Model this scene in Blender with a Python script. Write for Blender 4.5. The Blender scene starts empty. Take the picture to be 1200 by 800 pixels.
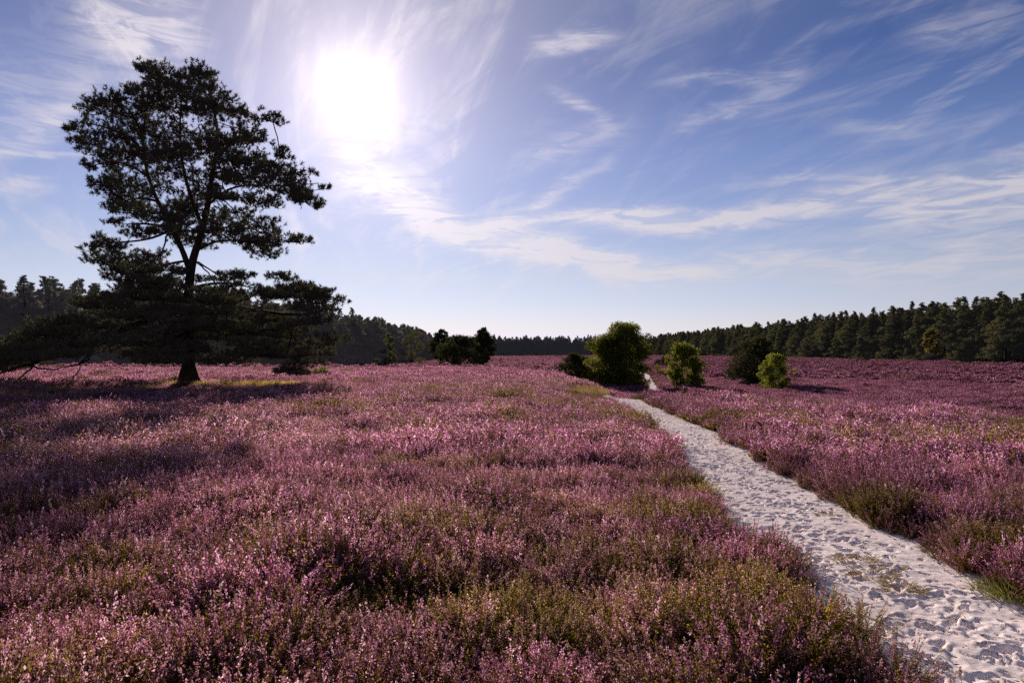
import bpy, math, random
import numpy as np
from mathutils import Vector

R = np.random.default_rng(7)
random.seed(7)
scene = bpy.context.scene
COL = scene.collection
F = 800.0            # focal length in photo pixels (1200 wide)
HOR = 412.0          # image row of the horizon
CAMZ = 1.75
SUN_AZ = math.atan2(-185, 800)
SUN_EL = math.atan(307 / math.hypot(185, 800))

# ------------------------------------------------------------------ helpers
def sm(x):
    x = np.clip(x, 0, 1); return x * x * (3 - 2 * x)

_h = np.random.default_rng(99).random((256, 256))
def vnoise(x, y):
    x = np.asarray(x, float); y = np.asarray(y, float)
    xi = np.floor(x).astype(int); yi = np.floor(y).astype(int)
    fx = sm(x - xi); fy = sm(y - yi)
    a = _h[xi % 256, yi % 256]; b = _h[(xi + 1) % 256, yi % 256]
    c = _h[xi % 256, (yi + 1) % 256]; d = _h[(xi + 1) % 256, (yi + 1) % 256]
    return (a * (1 - fx) + b * fx) * (1 - fy) + (c * (1 - fx) + d * fx) * fy
def fbm(x, y, o=3):
    s = 0; a = .5; t = 0
    for i in range(o):
        s = s + a * vnoise(np.asarray(x) * 2 ** i + 17.3 * i, np.asarray(y) * 2 ** i + 5.1 * i); t += a; a *= .5
    return s / t

def terrain(x, y):
    x = np.asarray(x, float); y = np.asarray(y, float)
    yy = np.maximum(y, 1.0)
    t = x / np.maximum(yy, 6.0)
    d0 = np.interp(t, [-.1, .1, .15, .75], [35, 32, 25, 15])
    w = np.interp(t, [-.1, .06, .1, .15, .75], [120, 70, 28, 11, 8])
    z = -np.interp(t, [-.1, .08, .16], [1.4, 1.5, 2.0]) * sm((yy - d0) / w)
    z = z - np.interp(t, [-.1, .3], [2.0, -.5]) * sm((yy - 60) / 200)
    z = z + (fbm(x / 5, y / 5, 2) - .5) * .12 * sm((np.abs(y) + 4) / 12)
    z = z + (fbm(x / 26 + 3, y / 26, 2) - .5) * .45 * sm((yy - 45) / 60)
    return z

PATH = np.array([(3.0, -6, .80), (2.64, 2.5, .76), (2.70, 4.6, .72), (2.85, 6.5, .74), (3.01, 8.8, .72), (3.42, 12, .61), (3.6, 15, .60),
                 (3.9, 22, .60), (4.2, 28, .62), (5.0, 34, .62), (7.6, 44, .62), (12.0, 57, .6), (15.2, 75, .55), (19.6, 100, .5), (25, 135, .45), (29, 170, .4)])
def path_c(y): return np.interp(y, PATH[:, 1], PATH[:, 0])
def path_w(y): return np.interp(y, PATH[:, 1], PATH[:, 2])

def place(px, py, dmin=4.0, lift=0.0):
    t = (px - 600) / F
    for d in np.concatenate([np.arange(dmin, 60, .1), np.arange(60, 900, .5)]):
        z = float(terrain(t * d, d)) + lift
        if HOR + (CAMZ - z) * F / d <= py:
            break
    return t * d, float(d), float(terrain(t * d, d))

def mesh_np(name, V, tris=None, quads=None, mats=(), tri_m=None, quad_m=None, rnd=None, smooth=False):
    me = bpy.data.meshes.new(name)
    V = np.asarray(V, np.float32)
    nt = 0 if tris is None else len(tris); nq = 0 if quads is None else len(quads)
    me.vertices.add(len(V)); me.vertices.foreach_set('co', V.ravel())
    loops = []
    if nt: loops.append(np.asarray(tris, np.int32).ravel())
    if nq: loops.append(np.asarray(quads, np.int32).ravel())
    L = np.concatenate(loops) if loops else np.zeros(0, np.int32)
    me.loops.add(len(L)); me.loops.foreach_set('vertex_index', L)
    me.polygons.add(nt + nq)
    st = np.concatenate([np.arange(nt) * 3, nt * 3 + np.arange(nq) * 4]).astype(np.int32)
    me.polygons.foreach_set('loop_start', st)
    for m in mats: me.materials.append(m)
    mi = np.zeros(nt + nq, np.int32)
    if tri_m is not None and nt: mi[:nt] = tri_m
    if quad_m is not None and nq: mi[nt:] = quad_m
    me.polygons.foreach_set('material_index', mi)
    me.polygons.foreach_set('use_smooth', np.full(nt + nq, bool(smooth)))
    if rnd is not None:
        a = me.attributes.new('rnd', 'FLOAT', 'POINT'); a.data.foreach_set('value', np.asarray(rnd, np.float32))
    me.update(calc_edges=True); me.validate()
    return me

class MB:
    """collects pieces of one mesh"""
    def __init__(s): s.V = []; s.T = []; s.Q = []; s.tm = []; s.qm = []; s.r = []; s.n = 0
    def add(s, V, T=None, Q=None, m=0, rnd=None):
        V = np.asarray(V, float).reshape(-1, 3)
        s.V.append(V); s.r.append(np.zeros(len(V)) if rnd is None else np.broadcast_to(rnd, (len(V),)))
        if T is not None and len(T): s.T.append(np.asarray(T) + s.n); s.tm.append(np.full(len(T), m))
        if Q is not None and len(Q): s.Q.append(np.asarray(Q) + s.n); s.qm.append(np.full(len(Q), m))
        s.n += len(V)
    def tube(s, P, rad, k=6, m=0, rnd=0.5):
        P = np.asarray(P, float); rad = np.asarray(rad, float); n = len(P)
        if n < 2: return
        D = np.gradient(P, axis=0); D /= np.linalg.norm(D, axis=1)[:, None] + 1e-9
        ref = np.array([1., .1, .05]) if abs(D[0][2]) > .8 else np.array([0, 0, 1.])
        A = np.cross(D, ref); A /= np.linalg.norm(A, axis=1)[:, None] + 1e-9
        B = np.cross(D, A)
        an = np.arange(k) * 2 * np.pi / k
        V = P[:, None] + rad[:, None, None] * (np.cos(an)[None, :, None] * A[:, None] + np.sin(an)[None, :, None] * B[:, None])
        i = np.arange(n - 1)[:, None] * k; j = np.arange(k)[None]; j2 = (j + 1) % k
        Q = np.stack([i + j, i + j2, i + k + j2, i + k + j], -1).reshape(-1, 4)
        s.add(V.reshape(-1, 3), Q=Q, m=m, rnd=rnd)
    def blades(s, O, D, ln, wd, m=0, rnd=None, diamond=False, rng=R):
        """thin leaf faces: triangle (needle) or diamond quad (leaf) from O along D"""
        O = np.asarray(O, float); n = len(O)
        if n == 0: return
        D = D / (np.linalg.norm(D, axis=1)[:, None] + 1e-9)
        ln = np.broadcast_to(ln, (n,))[:, None]; wd = np.broadcast_to(wd, (n,))[:, None]
        S = np.cross(D, rng.normal(size=(n, 3))); S /= np.linalg.norm(S, axis=1)[:, None] + 1e-9
        if rnd is None: rnd = rng.random(n)
        if diamond:
            V = np.stack([O, O + D * ln * .5 + S * wd * .5, O + D * ln, O + D * ln * .5 - S * wd * .5], 1)
            s.add(V.reshape(-1, 3), Q=np.arange(n * 4).reshape(-1, 4), m=m, rnd=np.repeat(rnd, 4))
        else:
            V = np.stack([O - S * wd * .5, O + S * wd * .5, O + D * ln], 1)
            s.add(V.reshape(-1, 3), T=np.arange(n * 3).reshape(-1, 3), m=m, rnd=np.repeat(rnd, 3))
    def mesh(s, name, mats, smooth=False):
        V = np.concatenate(s.V)
        T = np.concatenate(s.T) if s.T else None; Q = np.concatenate(s.Q) if s.Q else None
        return mesh_np(name, V, T, Q, mats, np.concatenate(s.tm) if s.T else None, np.concatenate(s.qm) if s.Q else None,
                       np.concatenate(s.r), smooth)

def link(name, me, parent=None):
    o = bpy.data.objects.new(name, me); COL.objects.link(o)
    if parent: o.parent = parent
    return o
def tag(o, label=None, cat=None, group=None, kind=None):
    for k, v in (('label', label), ('category', cat), ('group', group), ('kind', kind)):
        if v: o[k] = v
    return o
def empty(name, loc, rz=0, sc=1):
    o = bpy.data.objects.new(name, None); COL.objects.link(o)
    o.location = loc; o.rotation_euler = (0, 0, rz); o.scale = (sc, sc, sc) if np.isscalar(sc) else sc
    o.empty_display_size = .3
    return o

# ------------------------------------------------------------------ materials
class NT:
    def __init__(s, nt): s.nt = nt; s.N = nt.nodes; s.L = nt.links
    def n(s, t, **kw):
        o = s.N.new(t)
        for k, v in kw.items(): setattr(o, k, v)
        return o
    def con(s, a, b):
        s.L.new(a, b)
    def put(s, sock, v):
        if hasattr(v, 'links') or isinstance(v, bpy.types.NodeSocket): s.L.new(v, sock)
        elif isinstance(v, (tuple, list)) and sock.type == 'RGBA' and len(v) == 3: sock.default_value = (*v, 1)
        else: sock.default_value = v
    def m(s, op, a, b=None, c=None, clamp=False):
        o = s.n('ShaderNodeMath', operation=op, use_clamp=clamp)
        s.put(o.inputs[0], a)
        if b is not None: s.put(o.inputs[1], b)
        if c is not None: s.put(o.inputs[2], c)
        return o.outputs[0]
    def mix(s, f, a, b, blend='MIX'):
        o = s.n('ShaderNodeMix', data_type='RGBA', blend_type=blend)
        s.put(o.inputs[0], f); s.put(o.inputs[6], a); s.put(o.inputs[7], b)
        return o.outputs[2]
    def ramp(s, f, pts, interp='LINEAR'):
        o = s.n('ShaderNodeValToRGB'); o.color_ramp.interpolation = interp
        e = o.color_ramp.elements
        while len(e) < len(pts): e.new(.5)
        for el, (p, c) in zip(e, pts):
            el.position = p; el.color = (*c, 1) if not np.isscalar(c) else (c, c, c, 1)
        s.put(o.inputs[0], f); return o.outputs[0]
    def noise(s, vec, scale, detail=3, rough=.55, dist=0.0, out=0, dims='3D'):
        o = s.n('ShaderNodeTexNoise', noise_dimensions=dims); s.put(o.inputs['Vector'], vec)
        o.inputs['Scale'].default_value = scale; o.inputs['Detail'].default_value = detail
        o.inputs['Roughness'].default_value = rough; o.inputs['Distortion'].default_value = dist
        return o.outputs[out]
    def smooth(s, v, lo, hi, a=0.0, b=1.0):
        o = s.n('ShaderNodeMapRange', interpolation_type='SMOOTHSTEP')
        s.put(o.inputs[0], v); s.put(o.inputs[1], lo); s.put(o.inputs[2], hi); s.put(o.inputs[3], a); s.put(o.inputs[4], b)
        return o.outputs[0]

def newmat(name):
    m = bpy.data.materials.new(name); m.use_nodes = True
    t = NT(m.node_tree); t.N.clear(); out = t.n('ShaderNodeOutputMaterial')
    return m, t, out

def leaf_mat(name, ca, cb, trans=.4, objvar=.35, tcol=None, gloss=0.0, haze_glow=None):
    m, t, out = newmat(name)
    at = t.n('ShaderNodeAttribute', attribute_name='rnd')
    oi = t.n('ShaderNodeObjectInfo')
    col = t.mix(at.outputs['Fac'], ca, cb)
    k = t.m('MULTIPLY_ADD', oi.outputs['Random'], 2 * objvar, 1 - objvar)
    col = t.mix(1.0, col, t.n('ShaderNodeCombineColor').outputs[0], 'MIX') if False else col
    hs = t.n('ShaderNodeHueSaturation'); t.put(hs.inputs['Color'], col); t.put(hs.inputs['Value'], k)
    hs.inputs['Hue'].default_value = .5
    col = hs.outputs[0]
    d = t.n('ShaderNodeBsdfDiffuse'); t.put(d.inputs[0], col)
    tr = t.n('ShaderNodeBsdfTranslucent')
    t.put(tr.inputs[0], t.mix(1.0, col, tcol, 'MULTIPLY') if tcol else col)
    mx = t.n('ShaderNodeMixShader'); mx.inputs[0].default_value = trans
    t.con(d.outputs[0], mx.inputs[1]); t.con(tr.outputs[0], mx.inputs[2])
    sh = mx.outputs[0]
    if gloss:
        g = t.n('ShaderNodeBsdfGlossy'); g.inputs['Roughness'].default_value = .45; g.inputs[0].default_value = (1, 1, 1, 1)
        mg = t.n('ShaderNodeMixShader'); mg.inputs[0].default_value = gloss
        t.con(sh, mg.inputs[1]); t.con(g.outputs[0], mg.inputs[2]); sh = mg.outputs[0]
    if haze_glow:      # faint emission on the leaves themselves, standing in for distance haze
        em = t.n('ShaderNodeEmission'); t.put(em.inputs[0], haze_glow); em.inputs[1].default_value = 1.0
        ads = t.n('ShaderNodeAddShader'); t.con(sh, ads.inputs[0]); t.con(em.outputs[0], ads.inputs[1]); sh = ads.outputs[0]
    t.con(sh, out.inputs[0])
    return m

def bark_mat(name, lo, hi, top=None, h=10.0, white=False):
    m, t, out = newmat(name)
    tc = t.n('ShaderNodeTexCoord'); mp = t.n('ShaderNodeMapping'); t.con(tc.outputs['Object'], mp.inputs[0])
    mp.inputs['Scale'].default_value = (6, 6, 1.4) if not white else (2, 2, 9)
    nz = t.noise(mp.outputs[0], 2.2, 5, .65)
    col = t.ramp(nz, [(.35, lo), (.65, hi)])
    if top:
        sp = t.n('ShaderNodeSeparateXYZ'); t.con(tc.outputs['Object'], sp.inputs[0])
        col = t.mix(t.smooth(sp.outputs[2], h * .35, h * .7), col, t.mix(nz, top, tuple(.5 * c for c in top)))
    b = t.n('ShaderNodeBsdfPrincipled'); t.put(b.inputs['Base Color'], col); b.inputs['Roughness'].default_value = .95
    b.inputs['Specular IOR Level'].default_value = .1
    bu = t.n('ShaderNodeBump'); bu.inputs['Strength'].default_value = .7; bu.inputs['Distance'].default_value = .05
    t.con(nz, bu.inputs['Height']); t.con(bu.outputs[0], b.inputs['Normal'])
    t.con(b.outputs[0], out.inputs[0]); return m

def heather_mat(name, flower):
    m, t, out = newmat(name)
    at = t.n('ShaderNodeAttribute', attribute_name='rnd')
    tone = t.n('ShaderNodeAttribute', attribute_name='tone', attribute_type='INSTANCER')   # 0 green .. 1 full bloom
    pale = t.n('ShaderNodeAttribute', attribute_name='pale', attribute_type='INSTANCER')   # 0 violet-pink .. 1 pale / dry
    r = at.outputs['Fac']
    if flower:
        c1 = t.ramp(r, [(0, (.15, .040, .072)), (.35, (.36, .118, .225)), (.7, (.63, .27, .44)), (1, (.88, .57, .73))])
        c2 = t.ramp(r, [(0, (.17, .065, .06)), (.5, (.47, .245, .26)), (1, (.86, .60, .63))])
        col = t.mix(pale.outputs['Fac'], c1, c2)
        grn = t.ramp(r, [(0, (.10, .065, .022)), (.6, (.26, .18, .075)), (1, (.42, .31, .17))])
        col = t.mix(t.smooth(tone.outputs['Fac'], .5, .0), col, grn)
        trans = .6
    else:
        c1 = t.ramp(r, [(0, (.08, .062, .008)), (.5, (.27, .195, .024)), (1, (.34, .26, .05))])
        c2 = t.ramp(r, [(0, (.07, .040, .014)), (.5, (.22, .13, .038)), (1, (.36, .22, .075))])
        col = t.mix(t.smooth(tone.outputs['Fac'], .2, .75), c1, c2)
        trans = .55
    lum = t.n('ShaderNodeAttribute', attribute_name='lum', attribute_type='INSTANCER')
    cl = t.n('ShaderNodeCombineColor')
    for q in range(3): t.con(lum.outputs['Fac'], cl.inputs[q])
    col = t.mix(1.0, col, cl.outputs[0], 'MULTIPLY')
    d = t.n('ShaderNodeBsdfDiffuse'); t.put(d.inputs[0], col)
    tr = t.n('ShaderNodeBsdfTranslucent'); t.put(tr.inputs[0], col)
    mx = t.n('ShaderNodeMixShader'); mx.inputs[0].default_value = trans
    t.con(d.outputs[0], mx.inputs[1]); t.con(tr.outputs[0], mx.inputs[2]); t.con(mx.outputs[0], out.inputs[0])
    return m

def ground_mat():
    m, t, out = newmat('heath_soil')
    g = t.n('ShaderNodeNewGeometry'); P = g.outputs['Position']
    n1 = t.noise(P, .9, 5, .6); n2 = t.noise(P, .06, 3)
    col = t.ramp(n1, [(.3, (.018, .012, .009)), (.6, (.055, .032, .026)), (.8, (.085, .055, .03))])
    far = t.ramp(n1, [(.3, (.05, .022, .032)), (.7, (.12, .055, .08))])
    sp = t.n('ShaderNodeSeparateXYZ'); t.con(P, sp.inputs[0])
    col = t.mix(t.smooth(sp.outputs[1], 60, 160), col, far)
    b = t.n('ShaderNodeBsdfDiffuse'); t.put(b.inputs[0], col); t.con(b.outputs[0], out.inputs[0]); return m

def sand_mat():
    m, t, out = newmat('pale_sand')
    g = t.n('ShaderNodeNewGeometry'); P = g.outputs['Position']
    n1 = t.noise(P, 1.3, 4, .6); n2 = t.noise(P, 26, 5, .7); n3 = t.noise(P, 160, 2, .7)
    col = t.ramp(n1, [(.3, (.88, .75, .73)), (.7, (.95, .83, .81))])
    col = t.mix(t.smooth(n2, .57, .72), col, (.22, .15, .12))
    col = t.mix(t.m('MULTIPLY', t.smooth(n3, .60, .72), .6), col, (.16, .11, .09))
    at = t.n('ShaderNodeAttribute', attribute_name='rnd')
    col = t.mix(at.outputs['Fac'], col, (.20, .14, .085))
    b = t.n('ShaderNodeBsdfDiffuse'); t.put(b.inputs[0], col); b.inputs[1].default_value = .3
    bu = t.n('ShaderNodeBump'); bu.inputs['Strength'].default_value = .3; bu.inputs['Distance'].default_value = .012
    t.put(bu.inputs['Height'], t.m('ADD', t.noise(P, 34, 5, .7), t.m('MULTIPLY', t.noise(P, 9, 3, .6), 1.6)))
    t.con(bu.outputs[0], b.inputs['Normal'])
    t.con(b.outputs[0], out.inputs[0]); return m

M = {}
M['flower'] = heather_mat('heather_flower', True)
M['heath_leaf'] = heather_mat('heather_leaf', False)
M['soil'] = ground_mat()
M['sand'] = sand_mat()
M['pine_needle'] = leaf_mat('pine_needle', (.022, .024, .013), (.085, .082, .034), .38, .0, gloss=.02, haze_glow=(.0028, .0018, .0022))
M['pine_bark'] = bark_mat('pine_bark', (.022, .014, .010), (.075, .048, .035), (.13, .065, .035), 16)
M['forest_left'] = leaf_mat('needles_left_forest', (.055, .055, .038), (.21, .20, .12), .35, .55, haze_glow=(.012, .0105, .014))  # lifted needle colour and glow imitate haze on this side
M['forest_right'] = leaf_mat('needles_right_forest', (.032, .038, .017), (.17, .155, .055), .38, .55, haze_glow=(.004, .004, .005))
M['forest_far'] = leaf_mat('needles_far_forest', (.05, .06, .055), (.10, .11, .085), .25, .3, haze_glow=(.012, .012, .016))  # paler bluish needle colour with the haze of distance painted in
M['forest_bark'] = bark_mat('forest_bark', (.03, .02, .016), (.09, .06, .045))
M['birch_leaf'] = leaf_mat('birch_leaf', (.10, .115, .016), (.28, .285, .045), .58, .15)
M['broad_leaf'] = leaf_mat('broad_leaf', (.07, .076, .014), (.25, .245, .042), .58, .12)
M['pale_leaf'] = leaf_mat('pale_edge_leaf', (.075, .08, .03), (.18, .175, .07), .35, .15)
M['yellow_leaf'] = leaf_mat('yellowing_leaf', (.12, .10, .03), (.28, .23, .07), .4, .1)
M['juniper'] = leaf_mat('juniper_needle', (.030, .034, .016), (.10, .10, .042), .35, .1)
M['birch_bark'] = bark_mat('birch_bark', (.06, .05, .045), (.62, .60, .56), white=True)
M['dark_bark'] = bark_mat('dark_bark', (.02, .014, .01), (.07, .05, .035))
M['dry_grass'] = leaf_mat('dry_grass', (.42, .29, .08), (.72, .52, .19), .5, .1)
M['sand_grass'] = leaf_mat('sand_grass', (.17, .12, .045), (.38, .28, .11), .4, .1)
M['pale_grass'] = leaf_mat('pale_grass', (.26, .21, .12), (.52, .44, .28), .45, .1)
M['ochre_grass'] = leaf_mat('ochre_grass', (.26, .17, .06), (.50, .34, .14), .4, .1)
M['litter'] = leaf_mat('litter', (.05, .03, .02), (.22, .14, .09), .1, .1)
M['green_grass'] = leaf_mat('green_grass', (.10, .10, .018), (.24, .22, .05), .45, .1)

# ------------------------------------------------------------------ ground sheet
def axis(lo, hi, step, far, grow=1.22):
    a = list(np.arange(lo, hi + 1e-6, step)); s = step
    while a[-1] < far: s *= grow; a.append(a[-1] + s)
    s = step; b = []; v = lo
    while v > -far: s *= grow; v -= s; b.append(v)
    return np.array(b[::-1] + a)
gx = axis(-30, 30, .5, 3500); gy = axis(-4, 60, .5, 3500)
GX, GY = np.meshgrid(gx, gy)
GZ = terrain(GX, GY)
nx, ny = len(gx), len(gy)
i = np.arange(ny - 1)[:, None] * nx; j = np.arange(nx - 1)[None]
Q = np.stack([i + j, i + j + 1, i + nx + j + 1, i + nx + j], -1).reshape(-1, 4)
ground = link('ground', mesh_np('ground', np.stack([GX, GY, GZ], -1).reshape(-1, 3), quads=Q, mats=[M['soil']], smooth=True))
tag(ground, 'dark peaty soil of the open heath under the heather', 'ground', kind='structure')

# ------------------------------------------------------------------ sand path with trodden footprints
ys = np.concatenate([np.arange(1.8, 12, .014), np.arange(12, 34, .04), np.arange(34, 170, .5)])
u = np.linspace(-1, 1, 130)
YY, UU = np.meshgrid(ys, u, indexing='ij')
edge = 1 + .16 * (fbm(YY * 1.1 + 40 * (UU > 0), YY * 0 + 3, 3) - .5) * 2
XX = path_c(YY) + UU * (path_w(YY) + .20) * edge
relief = (fbm(XX * 2.0, YY * 2.0, 2) - .5) * .03 + (fbm(XX * 8, YY * 10, 3) - .5) * .015 + (fbm(XX * 26, YY * 26, 2) - .5) * .004
wx = (fbm(XX * 16 + 7, YY * 16, 2) - .5) * .07; wy = (fbm(XX * 16, YY * 16 + 9, 2) - .5) * .07
rf = np.random.default_rng(5)
for k in range(3000):
    fy = 1.8 + 32 * rf.random() ** 1.15
    uu = np.clip(rf.normal(0, .50), -1.0, 1.0)
    fx = path_c(fy) + uu * path_w(fy)
    ang = rf.random() * 6.28
    la, wa = rf.uniform(.025, .070) * (1.6 if rf.random() < .06 else 1), rf.uniform(.016, .036)
    dep = rf.uniform(.008, .032) * (.4 if rf.random() < .3 else 1)
    lo, hi = np.searchsorted(ys, [fy - .3, fy + .3])
    if hi <= lo: continue
    dx = XX[lo:hi] - fx + wx[lo:hi]; dy = YY[lo:hi] - fy + wy[lo:hi]
    a = (dx * math.sin(ang) + dy * math.cos(ang)) / la; b = (dx * math.cos(ang) - dy * math.sin(ang)) / wa
    r2 = a * a + b * b
    relief[lo:hi] += -dep * np.exp(-(r2 ** 2.0)) + dep * .3 * np.exp(-((np.sqrt(r2) - 1.5) / .4) ** 2)
fade = sm((34 - YY) / 8) * .8 + .2
ZZ = terrain(XX, YY) + .035 + relief * fade * (.45 + .55 * sm((1.05 - np.abs(UU)) / .3)) - .14 * sm((np.abs(UU) - .86) / .14)
ny_, nx_ = YY.shape
i = np.arange(ny_ - 1)[:, None] * nx_; j = np.arange(nx_ - 1)[None]
Q = np.stack([i + j, i + j + 1, i + nx_ + j + 1, i + nx_ + j], -1).reshape(-1, 4)
dirt = np.clip(sm((np.abs(UU) - .62) / .35) * (.35 + .9 * fbm(XX * 3, YY * 3, 3)) , 0, 1) * .75
dirt = np.clip(dirt + .16 * sm((fbm(XX * 1.6 + 9, YY * 1.1, 3) - .58) / .14) * sm((6.5 - YY) / 2), 0, 1)
pth = link('sand_path', mesh_np('sand_path', np.stack([XX, YY, ZZ], -1).reshape(-1, 3), quads=Q, mats=[M['sand']], rnd=dirt.ravel(), smooth=True))
tag(pth, 'narrow pale sand footpath full of footprints winding through the heather', 'path', kind='structure')

# ------------------------------------------------------------------ heather (nobody could count it): clump shapes scattered over the heath
def unit(v): return v / (np.linalg.norm(v, axis=-1, keepdims=True) + 1e-9)
def clump_near(seed):
    r = np.random.default_rng(seed); mb = MB()
    for s in range(40):
        a = r.random() * 6.283; rad = .17 * math.sqrt(r.random())
        base = np.array([math.cos(a) * rad * .5, math.sin(a) * rad * .5, -.03])
        H = r.uniform(.30, .46) * (1 - .35 * (rad / .17) ** 2)
        lean = np.array([math.cos(a), math.sin(a), 0]) * rad * r.uniform(.8, 1.9) + r.normal(0, .032, 3)
        tip = base + lean + np.array([0, 0, H])
        mid = base + lean * .35 + np.array([0, 0, H * .55])
        tt = np.linspace(0, 1, 6)[:, None]
        C = (1 - tt) ** 2 * base + 2 * tt * (1 - tt) * mid + tt ** 2 * tip
        mb.tube(C, np.linspace(.0028, .001, 6), 3, 1, .25)
        def at(t):
            t = t[:, None]; return (1 - t) ** 2 * base + 2 * t * (1 - t) * mid + t ** 2 * tip
        ax = unit(tip - mid)
        bl = r.random() < .72
        fs = r.uniform(.54, .72)
        # leafy lower part
        n = 40; t = r.uniform(.2, fs + .12, n)
        D = unit(r.normal(size=(n, 3)) + ax * .7)
        mb.blades(at(t) + r.normal(0, .007, (n, 3)), D, r.uniform(.014, .034, n), r.uniform(.005, .010, n), 1, np.clip(r.normal(.5, .28, n), 0, 1), True, r)
        # little side shoots
        for q in range(3):
            t0 = r.uniform(.35, fs); p0 = at(np.array([t0]))[0]; d0 = unit(ax + r.normal(0, .55, 3)); L = r.uniform(.05, .10)
            n = 9; tt2 = r.random(n)
            mb.blades(p0 + d0 * (tt2 * L)[:, None] + r.normal(0, .004, (n, 3)), unit(r.normal(size=(n, 3)) + d0), r.uniform(.008, .016, n), .007, 0 if (bl and q) else 1, np.clip(r.normal(.45, .25, n), 0, 1), True, r)
        # flower spike of small bells
        n = 30 if bl else 10; t = fs + (1.0 - fs) * r.random(n) ** .9
        br = np.clip(r.normal(.45, .24), .02, .95)
        D = unit(r.normal(size=(n, 3)) * .75 + ax * 1.0)
        off = unit(r.normal(size=(n, 3))) * (.009 * (1.15 - (t - fs) / (1 - fs) * .75))[:, None]
        mb.blades(at(t) + off, D, r.uniform(.010, .020, n), r.uniform(.006, .010, n), 0 if bl else 1, np.clip(br + r.normal(0, .14, n), 0, 1), True, r)
    return mb.mesh('heather_near', [M['flower'], M['heath_leaf']])

def clump_mid(seed):
    r = np.random.default_rng(seed); mb = MB()
    for s in range(34):
        a = r.random() * 6.283; rad = .22 * math.sqrt(r.random())
        H = r.uniform(.30, .46) * (1 - .3 * (rad / .22) ** 2)
        base = np.array([math.cos(a) * rad * .6, math.sin(a) * rad * .6, -.03])
        tip = base + np.array([math.cos(a) * rad * .9, math.sin(a) * rad * .9, H]) + r.normal(0, .03, 3)
        ax = unit(tip - base); bl = r.random() < .78; fs = r.uniform(.52, .68)
        n = 6; t = r.uniform(.25, fs, n)[:, None]
        mb.blades(base + (tip - base) * t + r.normal(0, .015, (n, 3)), unit(r.normal(size=(n, 3)) * .6 + ax), r.uniform(.04, .08, n), r.uniform(.014, .024, n), 1, np.clip(r.normal(.5, .28, n), 0, 1), True, r)
        n = 9; t = fs + (1 - fs) * r.random(n)[:, None]; br = np.clip(r.normal(.45, .25), .02, .95)
        mb.blades(base + (tip - base) * t + r.normal(0, .012, (n, 3)), unit(r.normal(size=(n, 3)) * .7 + ax), r.uniform(.026, .046, n), r.uniform(.013, .020, n), 0 if bl else 1, np.clip(br + r.normal(0, .2, n), 0, 1), True, r)
    return mb.mesh('heather_mid', [M['flower'], M['heath_leaf']])

def clump_far(seed, size=.55, n=150, q=.085):
    r = np.random.default_rng(seed); mb = MB()
    a = r.random(n) * 6.283; rad = size * np.sqrt(r.random(n))
    hz = .42 * (1 - .45 * (rad / size) ** 2) * r.uniform(.7, 1.08, n)
    O = np.stack([np.cos(a) * rad, np.sin(a) * rad, hz - q], -1)
    mb.blades(O, unit(r.normal(size=(n, 3)) * .55 + [0, 0, 1]), r.uniform(.9, 1.6, n) * q, r.uniform(.3, .55, n) * q, 0, np.clip(r.normal(.45, .22, n), 0, 1), True, r)
    k = n // 2
    O = np.stack([np.cos(a[:k]) * rad[:k], np.sin(a[:k]) * rad[:k], hz[:k] * r.uniform(.1, .7, k)], -1)
    mb.blades(O, unit(r.normal(size=(k, 3)) * .6 + [0, 0, 1]), 1.6 * q, .7 * q, 1, r.random(k), True, r)
    return mb.mesh('heather_far', [M['flower'], M['heath_leaf']])

def patch_far(seed, size=2.2):
    r = np.random.default_rng(seed); mb = MB()
    for c in range(22):
        a = r.random() * 6.283; rr = size * math.sqrt(r.random()); cx, cy = math.cos(a) * rr, math.sin(a) * rr
        n = 26; s = r.uniform(.3, .5); H = r.uniform(.30, .5)
        P = r.normal(0, s * .5, (n, 2)); hz = H * np.exp(-(P ** 2).sum(1) / (s * s) * .6)
        O = np.stack([cx + P[:, 0], cy + P[:, 1], hz - .15], -1)
        br = r.normal(.42, .1)
        mb.blades(O, unit(r.normal(size=(n, 3)) * .6 + [0, 0, 1]), r.uniform(.15, .28, n), r.uniform(.09, .16, n), 0, np.clip(r.normal(br, .2, n), 0, 1), True, r)
        k = 9
        O = np.stack([cx + P[:k, 0] * 1.3, cy + P[:k, 1] * 1.3, hz[:k] * .4], -1)
        mb.blades(O, unit(r.normal(size=(k, 3)) + [0, 0, .6]), .22, .14, 1, r.random(k), True, r)
    return mb.mesh('heather_patch', [M['flower'], M['heath_leaf']])

VAR = [clump_near(100 + k) for k in range(9)] + [clump_mid(200 + k) for k in range(8)] + [clump_far(300 + k) for k in range(5)] + [patch_far(400 + k) for k in range(5)]
GRP = [(0, 9), (9, 8), (17, 5), (22, 5)]

# hero things whose feet must stay clear of heather: (x, y, radius)
CLEAR = []
TREE_X, TREE_Y = (222 - 600) / F * 32.6, 32.6
TREE_Z = float(terrain(TREE_X, TREE_Y))
CLEAR.append((TREE_X, TREE_Y, .9)); CLEAR.append((TREE_X + 2.6, TREE_Y + .6, 1.5))
CLEAR.append((TREE_X + 4.3, TREE_Y + .8, .9))
gxp = place(689, 462, 18)
CLEAR.append((path_c(28) - 1.0, 28, .8)); CLEAR.append((path_c(30.5) - 1.1, 30.5, .9))

GRASSY = [(-.215 * d_, d_) for d_ in (150, 168, 186, 204, 222)]
for gx_, gy_ in GRASSY: CLEAR.append((gx_, gy_, 11.0))
def edge_left(y): return np.interp(y, [60, 110, 125, 150, 200, 230, 300, 430, 560, 720], [-150, -106, -94, -80, -61, -56, -55, -54, -66, -95])
def edge_right(y): return np.interp(y, [80, 150, 175, 250, 360, 500, 680], [160, 138, 131, 133, 135, 132, 130])

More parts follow.
